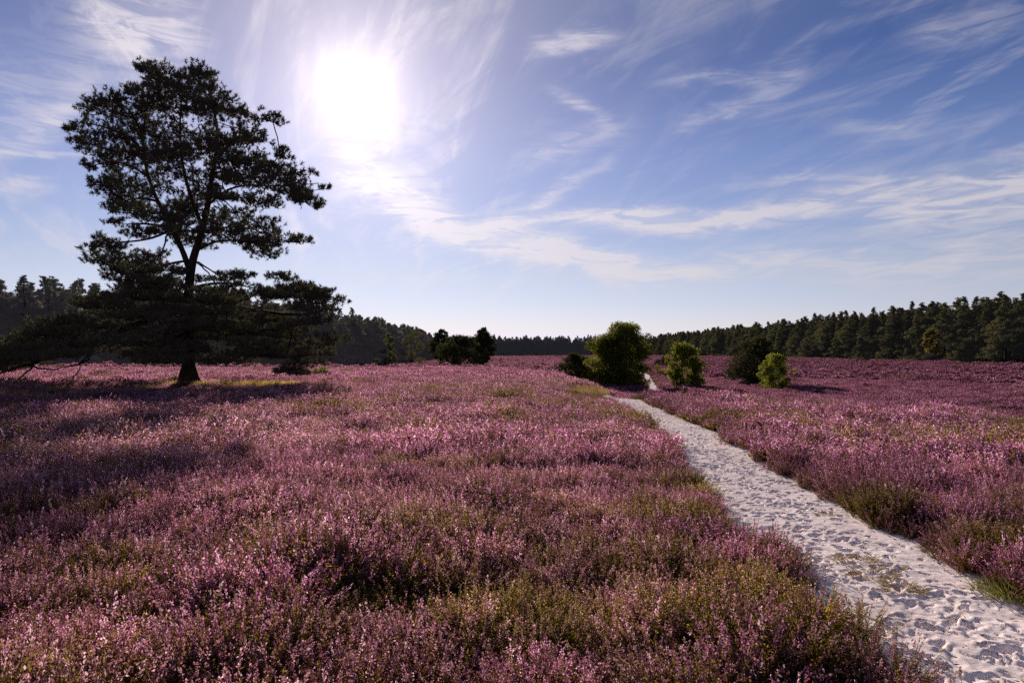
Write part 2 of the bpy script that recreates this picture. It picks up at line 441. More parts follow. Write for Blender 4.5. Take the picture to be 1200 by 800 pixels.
def scatter(ymax_fn):
    P, T = [], []
    return P
pts, rot, scl, vid, tone, pale, lums = [], [], [], [], [], [], []
_c = np.random.default_rng(3).random((256, 256, 6))
def cells(x, y, size):
    """nearest heather bush: its random numbers and how far the point is inside it (0 at its rim)"""
    u_, v_ = x / size, y / size; iu, iv = np.floor(u_).astype(int), np.floor(v_).astype(int)
    f1 = np.full(len(x), 9.); f2 = np.full(len(x), 9.); rn = np.zeros((len(x), 4))
    for a in (-1, 0, 1):
        for b in (-1, 0, 1):
            q = _c[(iu + a) % 256, (iv + b) % 256]
            d = np.hypot(iu + a + q[:, 0] - u_, iv + b + q[:, 1] - v_)
            m = d < f1
            f2 = np.where(m, f1, np.minimum(f2, d)); f1 = np.where(m, d, f1); rn[m] = q[m, 2:]
    return rn, (f2 - f1) * size
def ring(r0, r1, half, step, g, smin, smax):
    n = int(r1 / step) + 1
    xs = np.arange(-r1 * math.sin(half) - 1, r1 * math.sin(half) + 1, step)
    yv = np.arange(.2, r1, step)
    X, Y = np.meshgrid(xs, yv); X = X.ravel(); Y = Y.ravel()
    X = X + R.uniform(-.5, .5, len(X)) * step; Y = Y + R.uniform(-.5, .5, len(Y)) * step
    rr = np.hypot(X, Y); az = np.abs(np.arctan2(X, Y))
    jr = rr * (1 + R.uniform(-.06, .06, len(rr)))
    ok = (jr >= r0) & (jr < r1) & ((az < half) | (rr < 3)) & (rr > .9)
    ok &= (X > edge_left(Y) + 1) & (X < edge_right(Y) - 1) & (Y < 690)
    # keep the path open
    pw = path_w(Y) * (1 + .22 * (fbm(X * 0 + 7 + 30 * (X > path_c(Y)), Y * 1.1, 3) - .5) * 2)
    extra = .10 if g < 2 else .30
    dd = np.abs(X - path_c(Y)) + (R.random(len(X)) < .13) * .16
    ok &= dd > pw + (np.where(X < path_c(Y), extra * .4, extra) if g < 3 else 2.7) * (1 if g < 3 else (Y < 170))
    for cx, cy, cr in CLEAR: ok &= np.hypot(X - cx, Y - cy) > cr
    # hollows and thin spots
    hol = fbm(X / .9 + 11, Y / .9, 2)
    ok &= (hol > .15) | (R.random(len(X)) < .25) | (g == 3)
    X, Y, dd, hol, rr = X[ok], Y[ok], dd[ok], hol[ok], rr[ok]
    n = len(X)
    big = fbm(X / 9 + 50, Y / 9, 3); sml = fbm(X / 1.6 + 8, Y / 1.6, 2); vsm = R.random(n)
    tn = .56 - .07 * (Y < 14) * (X < path_c(Y)) + (big - .5) * 1.0 + (sml - .5) * 1.0 + (vsm - .5) * .35
    # greener low growth beside the path and round the middle of the left field
    nearp = np.exp(-np.maximum(dd - path_w(Y) - .1, 0) / .5)
    tn -= np.where(X < path_c(Y), .24, .13) * nearp * (fbm(X / 2, Y / 2 + 70, 2) - .25) * 2
    tn -= .35 * np.exp(-(((X - 1.2) / 1.6) ** 2 + ((Y - 3.6) / 1.6) ** 2))
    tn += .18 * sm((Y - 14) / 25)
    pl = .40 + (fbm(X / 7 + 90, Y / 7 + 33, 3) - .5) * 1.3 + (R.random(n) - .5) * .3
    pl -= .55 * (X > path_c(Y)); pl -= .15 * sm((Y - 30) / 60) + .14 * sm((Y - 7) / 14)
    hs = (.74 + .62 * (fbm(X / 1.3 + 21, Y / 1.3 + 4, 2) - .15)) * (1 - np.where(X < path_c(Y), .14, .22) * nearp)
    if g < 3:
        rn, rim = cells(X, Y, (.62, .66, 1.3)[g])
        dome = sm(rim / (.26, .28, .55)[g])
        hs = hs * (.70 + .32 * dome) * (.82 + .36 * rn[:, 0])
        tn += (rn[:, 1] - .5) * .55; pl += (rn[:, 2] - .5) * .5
        lu = (.72 + .56 * rn[:, 3]) * (.7 + .3 * dome)  # colour darkened toward bush rims, shade painted into the gaps between
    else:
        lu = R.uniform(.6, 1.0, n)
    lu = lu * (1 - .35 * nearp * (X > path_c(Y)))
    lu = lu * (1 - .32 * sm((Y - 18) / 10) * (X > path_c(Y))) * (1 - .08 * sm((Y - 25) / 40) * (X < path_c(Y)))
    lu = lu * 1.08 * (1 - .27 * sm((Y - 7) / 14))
    lums.append(lu)
    # low growth in front of the grass at the foot of the lone pine and beside the path crest
    lowz = np.exp(-(((X - TREE_X - 2.2) / 3.2) ** 2 + ((Y - TREE_Y + 3.5) / 4.0) ** 2)) + np.exp(-(((X - path_c(Y) + 1.3) / 1.0) ** 2 + ((Y - 25.5) / 4.5) ** 2))
    hs = hs * (1 - .55 * np.clip(lowz, 0, 1))
    s = np.clip(hs, .38, 1.5) * R.uniform(smin, smax, n)
    pts.append(np.stack([X, Y, terrain(X, Y)], -1))
    rot.append(np.stack([R.normal(0, .12, n), R.normal(0, .12, n), R.random(n) * 6.283], -1))
    scl.append(s); vid.append(GRP[g][0] + R.integers(0, GRP[g][1], n)); tone.append(np.clip(tn, 0, 1)); pale.append(np.clip(pl, 0, 1))
ring(0, 11, math.radians(52), .128, 0, .80, 1.02)
ring(11, 36, math.radians(47), .20, 1, .9, 1.2)
ring(36, 95, math.radians(44), .52, 2, .9, 1.25)
ring(95, 720, math.radians(42), 2.3, 3, .85, 1.25)
pts = np.concatenate(pts); rot = np.concatenate(rot); scl = np.concatenate(scl); vid = np.concatenate(vid); tone = np.concatenate(tone); pale = np.concatenate(pale); lums = np.concatenate(lums)

def scatter_object(name, pts, rot, scl, vid, meshes, extra=None):
    me = bpy.data.meshes.new(name)
    me.vertices.add(len(pts)); me.vertices.foreach_set('co', np.asarray(pts, np.float32).ravel())
    def att(nm, ty, val):
        a = me.attributes.new(nm, ty, 'POINT')
        a.data.foreach_set('vector' if ty == 'FLOAT_VECTOR' else 'value', np.ascontiguousarray(val).ravel())
    att('rot', 'FLOAT_VECTOR', rot.astype(np.float32)); att('scl', 'FLOAT', scl.astype(np.float32)); att('vid', 'INT', vid.astype(np.int32))
    for k, v in (extra or {}).items(): att(k, 'FLOAT', v.astype(np.float32))
    me.update()
    o = link(name, me)
    ng = bpy.data.node_groups.new(name + '_scatter', 'GeometryNodeTree')
    ng.interface.new_socket('Geometry', in_out='INPUT', socket_type='NodeSocketGeometry')
    ng.interface.new_socket('Geometry', in_out='OUTPUT', socket_type='NodeSocketGeometry')
    N, L = ng.nodes, ng.links
    gi = N.new('NodeGroupInput'); go = N.new('NodeGroupOutput'); jn = N.new('GeometryNodeJoinGeometry')
    def na(nm, ty):
        n = N.new('GeometryNodeInputNamedAttribute'); n.data_type = ty; n.inputs[0].default_value = nm
        return next(s for s in n.outputs if s.enabled and s.name == 'Attribute')
    ar, asc, av = na('rot', 'FLOAT_VECTOR'), na('scl', 'FLOAT'), na('vid', 'INT')
    for k, m in enumerate(meshes):
        src = bpy.data.objects.new(name + '_shape', m)          # never linked to the scene: only its mesh is read
        oi = N.new('GeometryNodeObjectInfo'); oi.inputs['Object'].default_value = src
        cmp_ = N.new('FunctionNodeCompare'); cmp_.data_type = 'INT'; cmp_.operation = 'EQUAL'
        ia = [s for s in cmp_.inputs if s.enabled]
        L.new(av, ia[0]); ia[1].default_value = k
        ip = N.new('GeometryNodeInstanceOnPoints')
        L.new(gi.outputs[0], ip.inputs['Points']); L.new(cmp_.outputs[0], ip.inputs['Selection'])
        L.new(oi.outputs['Geometry'], ip.inputs['Instance']); L.new(ar, ip.inputs['Rotation']); L.new(asc, ip.inputs['Scale'])
        L.new(ip.outputs[0], jn.inputs[0])
    L.new(jn.outputs[0], go.inputs[0])
    md = o.modifiers.new('scatter', 'NODES'); md.node_group = ng
    return o
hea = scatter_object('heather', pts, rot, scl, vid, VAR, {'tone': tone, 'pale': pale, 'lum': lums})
tag(hea, 'knee-high heather in pink-purple bloom covering the whole heath', 'heather', kind='stuff')

# ------------------------------------------------------------------ trees: a stem, pads of foliage, and branches grown from the stem to the pads
def grow(stems, pads, rng, tip_r=.012, pw=2.2, steps=4, sag=.06):
    """stems: list of (points Nx3, radii N). pads: Mx3 centres. Returns tubes [(P, rad)] for branches."""
    pos, par, rad = [], [], []
    stem_ids = []
    for P, rr in stems:
        for k in range(len(P)):
            pos.append(np.array(P[k], float)); par.append(-1); rad.append(rr[k])
    nstem = len(pos)
    S = np.array(pos)
    d = np.array([np.min(np.hypot(S[:, 0] - p[0], S[:, 1] - p[1]) + .5 * np.abs(S[:, 2] - p[2])) for p in pads])
    chains = []
    for idx in np.argsort(d):
        p = np.array(pads[idx]); A = np.array(pos)
        v = p - A; L = np.linalg.norm(v, axis=1)
        hor = np.hypot(v[:, 0], v[:, 1])
        steep = np.abs(v[:, 2] - .30 * hor)
        cost = L + .9 * steep
        cost[nstem:] *= 1.05
        b = int(np.argmin(cost)); q = A[b]
        mid = (p + q) / 2 + rng.normal(0, .09, 3) * L[b] + np.array([0, 0, -sag * L[b]])
        prev = b; ch = [b]
        for k in range(1, steps + 1):
            t = k / steps
            c = (1 - t) ** 2 * q + 2 * t * (1 - t) * mid + t * t * p + (rng.normal(0, .012, 3) * L[b] if k < steps else 0)
            pos.append(c); par.append(prev); rad.append(0.0); prev = len(pos) - 1; ch.append(prev)
        chains.append(ch)
    n = len(pos); acc = np.zeros(n)
    for ch in chains: acc[ch[-1]] += tip_r ** pw
    for k in range(n - 1, nstem - 1, -1):
        if par[k] >= nstem or par[k] >= 0: acc[par[k]] += acc[k]
    rr = acc ** (1 / pw)
    out = []
    for ch in chains:
        P = np.array([pos[k] for k in ch]); r0 = np.array([rr[k] for k in ch])
        r0[0] = min(r0[1] * 1.15, max(rad[ch[0]], rr[ch[0]]))
        out.append((P, r0))
    return out

def pine_tufts(mb, C, rx, ry, rz, ntw, per, ln, wd, rng, needles=9, m=0, twig=None, bright=0, shoot=.7, spread=.18):
    """a foliage pad of bottle-brush shoots at C"""
    a = rng.random(ntw) * 6.283; r = np.sqrt(rng.random(ntw))
    E = np.stack([np.cos(a) * r * rx, np.sin(a) * r * ry, rng.uniform(-.6, 1, ntw) * rz * np.sqrt(1 - .8 * r * r)], -1)
    for e in E:
        if twig is not None:
            twig.tube([C, C + e * .5 + [0, 0, -.03], C + e], [.014, .010, .006], 3)
        out = unit(e * [1, 1, .4] + [0, 0, .5 * np.hypot(rx, ry)])
        o = C + e + rng.normal(0, 1, (per, 3)) * [spread * rx, spread * ry, spread * 1.3 * rz]
        d = unit(out * .8 + rng.normal(0, .45, (per, 3)) + [0, 0, .35])
        O = np.repeat(o, needles, 0); D = np.repeat(d, needles, 0)
        along = rng.random(len(O))[:, None] * ln * shoot
        DD = unit(D * .6 + unit(rng.normal(size=O.shape)) * .85)
        br = np.clip(rng.normal(.4 + bright, .18), 0, 1)
        mb.blades(O + D * along, DD, rng.uniform(.7, 1.2, len(O)) * ln, wd, m, np.clip(br + rng.normal(0, .15, len(O)), 0, 1), False, rng)

def hero_pine():
    r = np.random.default_rng(21); S = .02241
    def W(zx, zy, dep=0.0): return np.array([(zx - 405) * S * (1 - .035 * abs(dep)) + dep * TREE_X / TREE_Y, dep, (752 - zy) * S - .30 * max(abs(dep) - .3, 0) * min(1, max(0, (752 - zy) * S - 3) / 5)])
    trunk = MB(); br = MB(); cr = MB()
    def curve(pts, r0, r1, n=26, pw=1.0):
        P = np.array([W(*p) for p in pts]); t = np.linspace(0, 1, len(P)); tt = np.linspace(0, 1, n)
        k = np.array([np.interp(tt, t, P[:, c]) for c in range(3)]).T
        for _ in range(2): k[1:-1] = (k[:-2] + 2 * k[1:-1] + k[2:]) / 4
        return k, r0 + (r1 - r0) * tt ** pw
    main = curve([(405, 757, 0), (403, 700, 0), (404, 640, .05), (401, 580, .1), (404, 520, .1), (412, 470, .1), (430, 420, .15), (443, 360, .2), (450, 305, .15), (460, 250, .1),
                  (463, 200, 0), (452, 150, 0), (440, 100, .1)], .38, .035, 40, .62)
    main[1][:] *= 1.0; main[1][0] = .62; main[1][1] = .48; main[1][2] = .43
    left = curve([(404, 500, .1), (388, 455, -.1), (365, 415, -.3), (345, 375, -.5), (325, 335, -.6), (310, 290, -.7), (300, 240, -.7), (305, 180, -.6), (315, 120, -.4), (318, 75, -.3)], .15, .022, 26, .7)
    s3 = curve([(362, 412, -.3), (335, 400, .4), (300, 385, .9), (260, 380, 1.2)], .08, .03, 10)
    s4 = curve([(455, 262, .1), (490, 225, .4), (530, 195, .6), (570, 180, .8)], .08, .025, 10)
    s5 = curve([(430, 255 + 150, .15), (400, 330, -.6), (385, 270, -1.0), (380, 200, -1.1), (385, 130, -.9)], .10, .03, 14)
    # low limbs: run out nearly level, the left one dips to the heather
    l1 = curve([(402, 590, 0), (330, 600, -.6), (240, 640, -1.2), (150, 672, -1.6), (60, 700, -1.6), (-10, 720, -1.4)], .17, .04, 18)
    l2 = curve([(404, 560, .1), (480, 575, -.6), (560, 590, -1.0), (640, 600, -1.2), (690, 590, -1.2)], .13, .03, 14)
    l3 = curve([(402, 620, 0), (390, 640, -2.0), (360, 655, -4.0), (340, 670, -5.6)], .13, .04, 12)
    l4 = curve([(404, 610, 0), (430, 620, 2.2), (470, 630, 4.2), (500, 640, 5.8)], .13, .04, 12)
    l5 = curve([(404, 540, .1), (450, 520, 1.0), (500, 512, 1.6), (560, 520, 2.0)], .09, .03, 10)
    l6 = curve([(402, 600, 0), (320, 615, 2.0), (230, 640, 3.6), (150, 660, 4.2)], .13, .03, 12)
    l7 = curve([(404, 600, 0), (500, 625, -2.4), (580, 650, -3.6), (640, 690, -4.0)], .12, .03, 12)
    l8 = curve([(404, 580, 0), (500, 600, 2.4), (600, 620, 3.4), (660, 640, 3.6)], .12, .03, 12)
    extra = [curve(p, .065, .018, 12) for p in (
        [(430, 420, .15), (470, 402, .5), (520, 396, .7), (560, 402, .8), (600, 424, .9)], [(418, 460, .1), (450, 440, -.4), (500, 436, -.8), (560, 440, -1.0), (640, 440, -1.1)],
        [(443, 360, .2), (480, 330, -.3), (530, 318, -.6), (600, 325, -.8), (680, 316, -.9)], [(453, 290, .15), (490, 280, .5), (540, 284, .8), (620, 294, .8)],
        [(365, 415, -.3), (330, 432, -.8), (280, 440, -1.0), (230, 440, -1.0), (190, 455, -.9)], [(335, 355, -.5), (300, 345, .1), (260, 345, .4), (222, 374, .5)],
        [(315, 305, -.65), (280, 280, -1.0), (230, 268, -1.2), (178, 285, -1.2)], [(302, 250, -.7), (270, 215, -.3), (210, 190, 0), (150, 180, .1)], [(302, 220, -.7), (280, 170, -1.0), (240, 138, -1.1), (185, 148, -1.1)],
        [(400, 480, .1), (360, 476, .8), (310, 492, 1.2), (240, 490, 1.4)])]
    stems = [main, left, s3, s4, s5, l1, l2, l3, l4, l5, l6, l7, l8] + extra
    trunk.tube(*main, 12, 0)
    for q in range(7):   # root flare
        a = q * .9 + .3
        trunk.tube([np.array([math.cos(a) * .1, math.sin(a) * .1, .75]), np.array([math.cos(a) * .38, math.sin(a) * .38, .28]), np.array([math.cos(a) * .72, math.sin(a) * .72, -.12])], [.22, .17, .07], 7, 0)
    trunk.tube(*left, 9, 0)
    for st in stems[2:]: br.tube(*st, 7, 0)
    # bare dead stubs under the low left limb and in the open middle of the crown
    for pts in ([(205, 655, -1.4), (180, 690, -1.3), (150, 742, -1.2)], [(190, 690, -1.3), (150, 705, -1.0), (110, 712, -.8)], [(70, 700, -1.6), (45, 725, -1.5), (15, 748, -1.4)],
                [(60, 702, -1.6), (95, 712, -1.6), (130, 708, -1.5)], [(412, 500, .1), (380, 500, -.4), (345, 520, -.8), (325, 560, -1)], [(412, 480, .1), (450, 490, .5), (500, 530, .8)],
                [(360, 420, -.3), (345, 460, -.4), (325, 520, -.5)], [(415, 480, .1), (440, 500, -.6), (470, 545, -1.0)], [(405, 520, 0), (375, 545, .6), (330, 560, 1.2)], [(408, 500, 0), (370, 480, 1.0), (340, 470, 1.4)]):
        st = curve(pts, .05, .018, 8); br.tube(st[0] + r.normal(0, .03, st[0].shape), st[1], 5, 0)
    up = [(315, 62, 22, 20), (318, 95, 30, 25), (350, 85, 32, 20), (395, 92, 32, 20), (436, 76, 26, 14), (420, 90, 30, 22), (370, 115, 60, 28), (300, 115, 32, 24), (440, 118, 40, 22), (470, 128, 30, 16),
          (180, 148, 22, 12), (155, 182, 26, 13), (140, 178, 12, 10), (215, 142, 36, 18), (243, 133, 30, 18), (270, 160, 52, 28), (205, 195, 50, 22), (165, 212, 24, 12), (255, 205, 58, 28), (330, 150, 58, 30), (390, 155, 58, 30),
          (460, 155, 52, 26), (530, 160, 40, 16), (580, 172, 26, 12), (510, 185, 58, 22), (560, 200, 42, 16), (598, 213, 18, 9), (480, 208, 50, 20), (415, 205, 58, 28), (340, 205, 58, 30), (300, 180, 50, 26),
          (205, 250, 40, 18), (178, 285, 22, 12), (240, 268, 48, 22), (215, 312, 34, 16), (270, 300, 48, 22), (305, 255, 48, 25), (250, 342, 42, 18), (222, 378, 24, 14), (272, 378, 44, 18), (310, 335, 38, 20), (360, 260, 45, 24),
          (540, 232, 36, 12), (608, 255, 20, 7), (565, 287, 54, 16), (620, 296, 48, 14), (668, 310, 30, 11), (692, 316, 12, 6), (600, 330, 52, 14), (648, 352, 34, 10), (668, 370, 14, 6), (520, 312, 46, 16), (490, 275, 34, 16), (560, 350, 44, 12),
          (560, 402, 54, 15), (600, 430, 44, 13), (642, 440, 16, 7), (522, 440, 44, 13), (480, 405, 36, 14), (505, 365, 36, 12), (470, 345, 30, 12), (560, 450, 34, 8),
          (400, 370, 38, 18), (420, 405, 46, 18), (378, 335, 38, 20), (425, 285, 36, 18), (350, 425, 36, 14), (400, 250, 40, 20), (385, 400, 34, 16),
          (200, 422, 24, 14), (188, 455, 20, 12), (238, 442, 36, 16), (222, 482, 38, 16), (272, 470, 42, 16), (300, 452, 34, 14), (250, 505, 30, 10), (320, 492, 34, 11), (290, 420, 34, 14)]
    up += [(430, 240, 34, 18), (470, 300, 30, 14), (400, 300, 34, 18), (350, 330, 34, 18), (440, 330, 34, 14), (360, 380, 30, 14), (455, 390, 34, 14), (330, 290, 34, 18), (470, 235, 34, 14), (350, 500, 34, 12), (300, 500, 34, 12), (360, 540, 36, 12), (450, 550, 36, 12), (490, 535, 34, 10), (265, 520, 34, 12), (380, 505, 26, 9), (440, 512, 24, 8), (335, 528, 30, 10), (475, 520, 26, 8), (415, 545, 30, 10)]
    pads = []
    for zx, zy, a, b in up:
        if zy < 215 and (zx < 285 or zx > 500): zy += 14
        ext = 3.6 * math.sqrt(max(.06, 1 - ((zx - 405) / 330) ** 2)) * (1 if zy > 130 else .5)
        n = 2 if a > 26 else 1
        for q in range(n):
            dep = r.uniform(-ext, ext) * (1 if n > 1 else .35)
            pads.append((W(zx + r.normal(0, 5), zy + r.normal(0, 3), dep), a * S * .95, a * S * .95, b * S * .9, 0))
    tops = np.array([(-40, 700), (0, 668), (60, 628), (130, 598), (180, 560), (250, 540), (300, 528), (345, 525), (400, 570), (450, 545), (500, 520), (560, 530), (600, 522), (650, 540), (700, 556), (720, 600)])
    bots = np.array([(-40, 722), (0, 708), (60, 698), (120, 690), (230, 694), (300, 705), (380, 702), (440, 692), (500, 702), (560, 704), (600, 712), (650, 714), (690, 690), (720, 640)])
    for k in range(235):
        zx = r.uniform(-35, 705); t = np.interp(zx, tops[:, 0], tops[:, 1]) + 8; b = np.interp(zx, bots[:, 0], bots[:, 1]) - 4
        f = r.random(); zy = t + (b - t) * f
        ext = 6.3 * math.sqrt(max(.05, 1 - ((zx - 360) / 420) ** 2)) * (.45 + .55 * f)
        pads.append((W(zx, zy, r.uniform(-ext, ext)), r.uniform(.6, 1.05), r.uniform(.6, 1.05), r.uniform(.15, .28), .12 + .25 * (zx < 300) * r.random()))  # skirt pads coloured lighter, most at low left, to paint sunlit foliage
    for zx, zy in ((345, 520), (500, 512), (525, 518), (595, 516), (612, 520), (650, 536), (690, 548), (700, 546), (640, 720), (655, 722), (610, 716), (675, 560), (10, 700), (-20, 712), (300, 520), (270, 530)):
        pads.append((W(zx, zy, r.uniform(-1, 1)), .5, .5, .16, 0))
    for P, rr in grow(stems, [p[0] for p in pads], r, .016): br.tube(P, rr, 5, 0)
    for C, rx, ry, rz, bb in pads:
        ntw = int(5 + 10 * rx * ry + 5 * rx)
        pine_tufts(cr, C, rx, ry, rz, ntw, 4, .165, .032, r, 22, 0, br, bb, 1.1, .16)
    root = empty('pine_tree', (TREE_X, TREE_Y, TREE_Z - .03))
    tag(root, 'tall lone pine with forked trunk and low spreading boughs against the bright sky', 'tree')
    link('trunk', trunk.mesh('trunk', [M['pine_bark']], True), root)
    link('branches', br.mesh('branches', [M['pine_bark']], True), root)
    link('crown', cr.mesh('crown', [M['pine_needle']]), root)
hero_pine()

def simple_pine(seed, H, Rr, lo=.12, kind='cone', tufts=10, ln=.5, wd=.16, lean=0.0):
    """a forest or heath pine: returns trunk builder, crown builder"""
    r = np.random.default_rng(seed); tr = MB(); cr = MB()
    z = np.linspace(-.3, H * .97, 9); wob = np.cumsum(r.normal(0, .010 * H, (9, 2)), 0); wob -= wob[0]
    P = np.stack([wob[:, 0] + lean * (z / H) ** 2, wob[:, 1], z], -1); rad = np.linspace(.018 * H, .003 * H, 9)
    tr.tube(P, rad, 7, 0)
    pads = []
    n = 60 if kind != 'bush' else 40
    for k in range(n):
        f = lo + (1 - lo) * (k + r.random()) / n
        if kind == 'cone': prof = (1 - f) ** .9 * (.8 + .5 * r.random()) + .06
        elif kind == 'round': prof = (math.sqrt(max(.02, 1 - ((f - .58) / .45) ** 2)) if f < .58 else ((1 - f) / .42) ** .75 + .04) * .95
        else: prof = math.sqrt(max(.02, 1 - ((f - .35) / .68) ** 2))
        a = r.random() * 6.283; rr = Rr * prof * math.sqrt(r.uniform(.1, 1))
        cx = np.interp(f * H, P[:, 2], P[:, 0]); cy = np.interp(f * H, P[:, 2], P[:, 1])
        pads.append((np.array([cx + math.cos(a) * rr, cy + math.sin(a) * rr, f * H - .10 * rr]), Rr * (.36 if kind != 'bush' else .42) * ((.12 if kind != 'bush' else .35) + .8 * prof)))
    pads.append((P[-1] - [0, 0, .01 * H], Rr * .06)); pads.append((P[-1] - [0, 0, .04 * H], Rr * .12))
    for Q_, rr in grow([(P, rad)], [p[0] for p in pads], r, .0022 * H, steps=3): tr.tube(Q_, rr, 4, 0)
    for C, a in pads:
        pine_tufts(cr, C, a, a, a * .45, max(3, int(tufts * min(1, a / (.22 * Rr)))), 2, ln * min(1, .3 + .7 * a / (.25 * Rr)), wd, r, 6)
    return tr, cr

def broad_tree(seed, H, Rx, blobs, leaves, leaf, lo=.0, shape='egg', stems=1, ry=None, jag=.25, side=None):
    r = np.random.default_rng(seed); tr = MB(); cr = MB(); ry = ry or Rx
    st = []
    for s in range(stems):
        off = np.array([r.normal(0, .12 * Rx) * (s > 0), r.normal(0, .12 * Rx) * (s > 0), 0])
        z = np.linspace(-.1, H * .9, 8); sp = r.normal(0, .22 * Rx, 2) * (s > 0)
        P = np.stack([off[0] + sp[0] * (z / H) * 2, off[1] + sp[1] * (z / H) * 2, z], -1) + np.cumsum(r.normal(0, .012 * H, (8, 3)) * [1, 1, 0], 0)
        st.append((P, np.linspace(.016 * H + .01, .004 * H, 8))); tr.tube(*st[-1], 7, 0)
    pads = []
    for k in range(blobs):
        f = lo + (1 - lo) * ((k + r.random()) / blobs)
        g = (f - lo) / (1 - lo)
        prof = {'egg': math.sqrt(max(.03, 1 - ((g - .42) / .60) ** 2)), 'dome': math.sqrt(max(.03, 1 - (max(g - .1, 0) / .92) ** 2)), 'cone': (1 - g) ** .7 + .08}[shape]
        a = r.random() * 6.283; rr = prof * math.sqrt(r.uniform(.25, 1)) * (1 - .5 * jag * r.random())
        pads.append((np.array([math.cos(a) * rr * Rx * .86, math.sin(a) * rr * ry * .86, f * H * .97 + r.normal(0, .01 * H)]), Rx * r.uniform(.16, .30)))
        if k % (4 if jag > .22 else 8) == 0 and jag > .1:      # shoots that stand out of the outline
            q = prof * r.uniform(.98, 1.18)
            pads.append((np.array([math.cos(a) * q * Rx, math.sin(a) * q * ry, f * H * .99 + r.uniform(0, .05) * H]), Rx * r.uniform(.07, .13)))
    if side:     # a lower shoulder beside the main head: offset, height and radius as shares
        for k in range(int(blobs * .45)):
            g = r.random(); prof = math.sqrt(max(.03, 1 - ((g - .45) / .6) ** 2)); a = r.random() * 6.283; rr = prof * math.sqrt(r.uniform(.2, 1))
            pads.append((np.array([side[0] * Rx + math.cos(a) * rr * Rx * side[2], math.sin(a) * rr * ry * side[2], g * H * side[1]]), Rx * r.uniform(.15, .26)))
        blobs = len(pads)
    for Q_, rr in grow(st, [p[0] for p in pads], r, .003 * H, steps=3): tr.tube(Q_, rr, 4, 0)
    per0 = leaves // blobs
    for C, a in pads:
        per = max(12, int(per0 * min(1, (a / (.2 * Rx)) ** 2)))
        d = unit(r.normal(size=(per, 3))); q = d * (a * r.uniform(.35, 1.12, per) ** .7)[:, None] * [1, 1, .8]
        q[:, 2] = np.maximum(q[:, 2], .04 - C[2])
        br = np.clip(r.normal(.42, .16), 0, 1)
        cr.blades(C + q, unit(r.normal(size=(per, 3)) + d * .5 + [0, 0, -.15]), r.uniform(.7, 1.3, per) * leaf, r.uniform(.5, .8, per) * leaf, 0, np.clip(br + r.normal(0, .18, per), 0, 1), True, r)
    return tr, cr

def plant_tree(name, loc, tr, cr, trm, crm, label, cat='tree', group=None, rz=0):
    e = empty(name, loc, rz); tag(e, label, cat, group)
    link('trunk', tr.mesh('trunk', [M[trm]], True), e); link('crown', cr.mesh('crown', [M[crm]]), e)
    return e

# ---- single trees and bushes on the heath
def sized(px, py, top, dmin):
    x, y, z = place(px, py, dmin); return (x, y, z - .03), y / F, (py - top) * y / F
CAN = []
def heath_tree(name, px, py, top, half, dmin, build, trm, crm, label, cat='tree'):
    loc, s, H = sized(px, py, top, dmin)
    tr, cr = build(H, half * s)
    CAN.append((loc[0], loc[1]))
    return plant_tree(name, loc, tr, cr, trm, crm, label, cat)
heath_tree('broadleaf_tree', 731, 456, 380, 37, 45, lambda H, r: broad_tree(31, H * 1.01, r * .92, 120, 60000, .16, .0, 'egg', 4, jag=.2, side=(-.62, .80, .75)), 'dark_bark', 'broad_leaf',
           'large dense round-topped green tree standing beside the sand path')
heath_tree('juniper_bush', 675, 449, 416, 17, 45, lambda H, r: simple_pine(41, H, r * 1.05, .05, 'bush', 26, .26, .06), 'dark_bark', 'juniper',
           'dark spiky bush against the large round-topped tree by the path', 'bush')
heath_tree('small_birch', 802, 456, 403, 21, 45, lambda H, r: broad_tree(33, H, r * 1.1, 80, 19000, .15, .0, 'egg', 3, jag=.35), 'dark_bark', 'birch_leaf',
           'small bushy yellow-green tree standing alone beyond the path bend')
heath_tree('young_birch', 908, 459, 415, 18, 45, lambda H, r: broad_tree(34, H, r * 1.1, 60, 10000, .13, .12, 'egg', 1, jag=.4), 'birch_bark', 'birch_leaf',
           'young bright green birch with white stem in front of dark pine')
heath_tree('dark_pine', 884, 453, 399, 27, 45, lambda H, r: simple_pine(45, H, r, .03, 'bush', 40, .3, .075, .3), 'dark_bark', 'juniper',
           'low dark wind-bent pine behind the bright young birch')
heath_tree('round_bush', 777, 431, 417, 11, 80, lambda H, r: broad_tree(36, H, r, 40, 4000, .2, .0, 'dome', 2), 'dark_bark', 'juniper',
           'small round dark bush far off behind the path bend', 'bush')
heath_tree('broad_pine', 541, 433, 396, 22, 60, lambda H, r: simple_pine(47, H, r, .0, 'bush', 26, .085 * H, .024 * H), 'dark_bark', 'juniper',
           'broad dark domed pine joined to a taller one in mid heath')
heath_tree('upright_pine', 566, 432, 384, 15, 60, lambda H, r: simple_pine(48, H, r, .08, 'round', 15, .07 * H, .018 * H), 'dark_bark', 'juniper',
           'taller slender dark pine with tufted top, one of the mid-heath pair')
heath_tree('shaggy_pine', 517, 427, 386, 14, 80, lambda H, r: simple_pine(49, H, r, .08, 'round', 14, .07 * H, .018 * H), 'dark_bark', 'juniper',
           'shaggy dark pine just behind the broad domed one in mid heath')
heath_tree('column_juniper', 587, 428, 419, 2.6, 80, lambda H, r: broad_tree(50, H, r, 18, 900, .14, 0, 'egg', 1), 'dark_bark', 'juniper',
           'tiny dark upright juniper alone beside the shadow of the mid-heath pines', 'bush')
heath_tree('small_juniper', 477, 430, 424, 4, 60, lambda H, r: broad_tree(51, H, r, 14, 800, .14, 0, 'dome', 1), 'dark_bark', 'juniper',
           'small dark juniper low in the heather before the pale edge trees', 'bush')
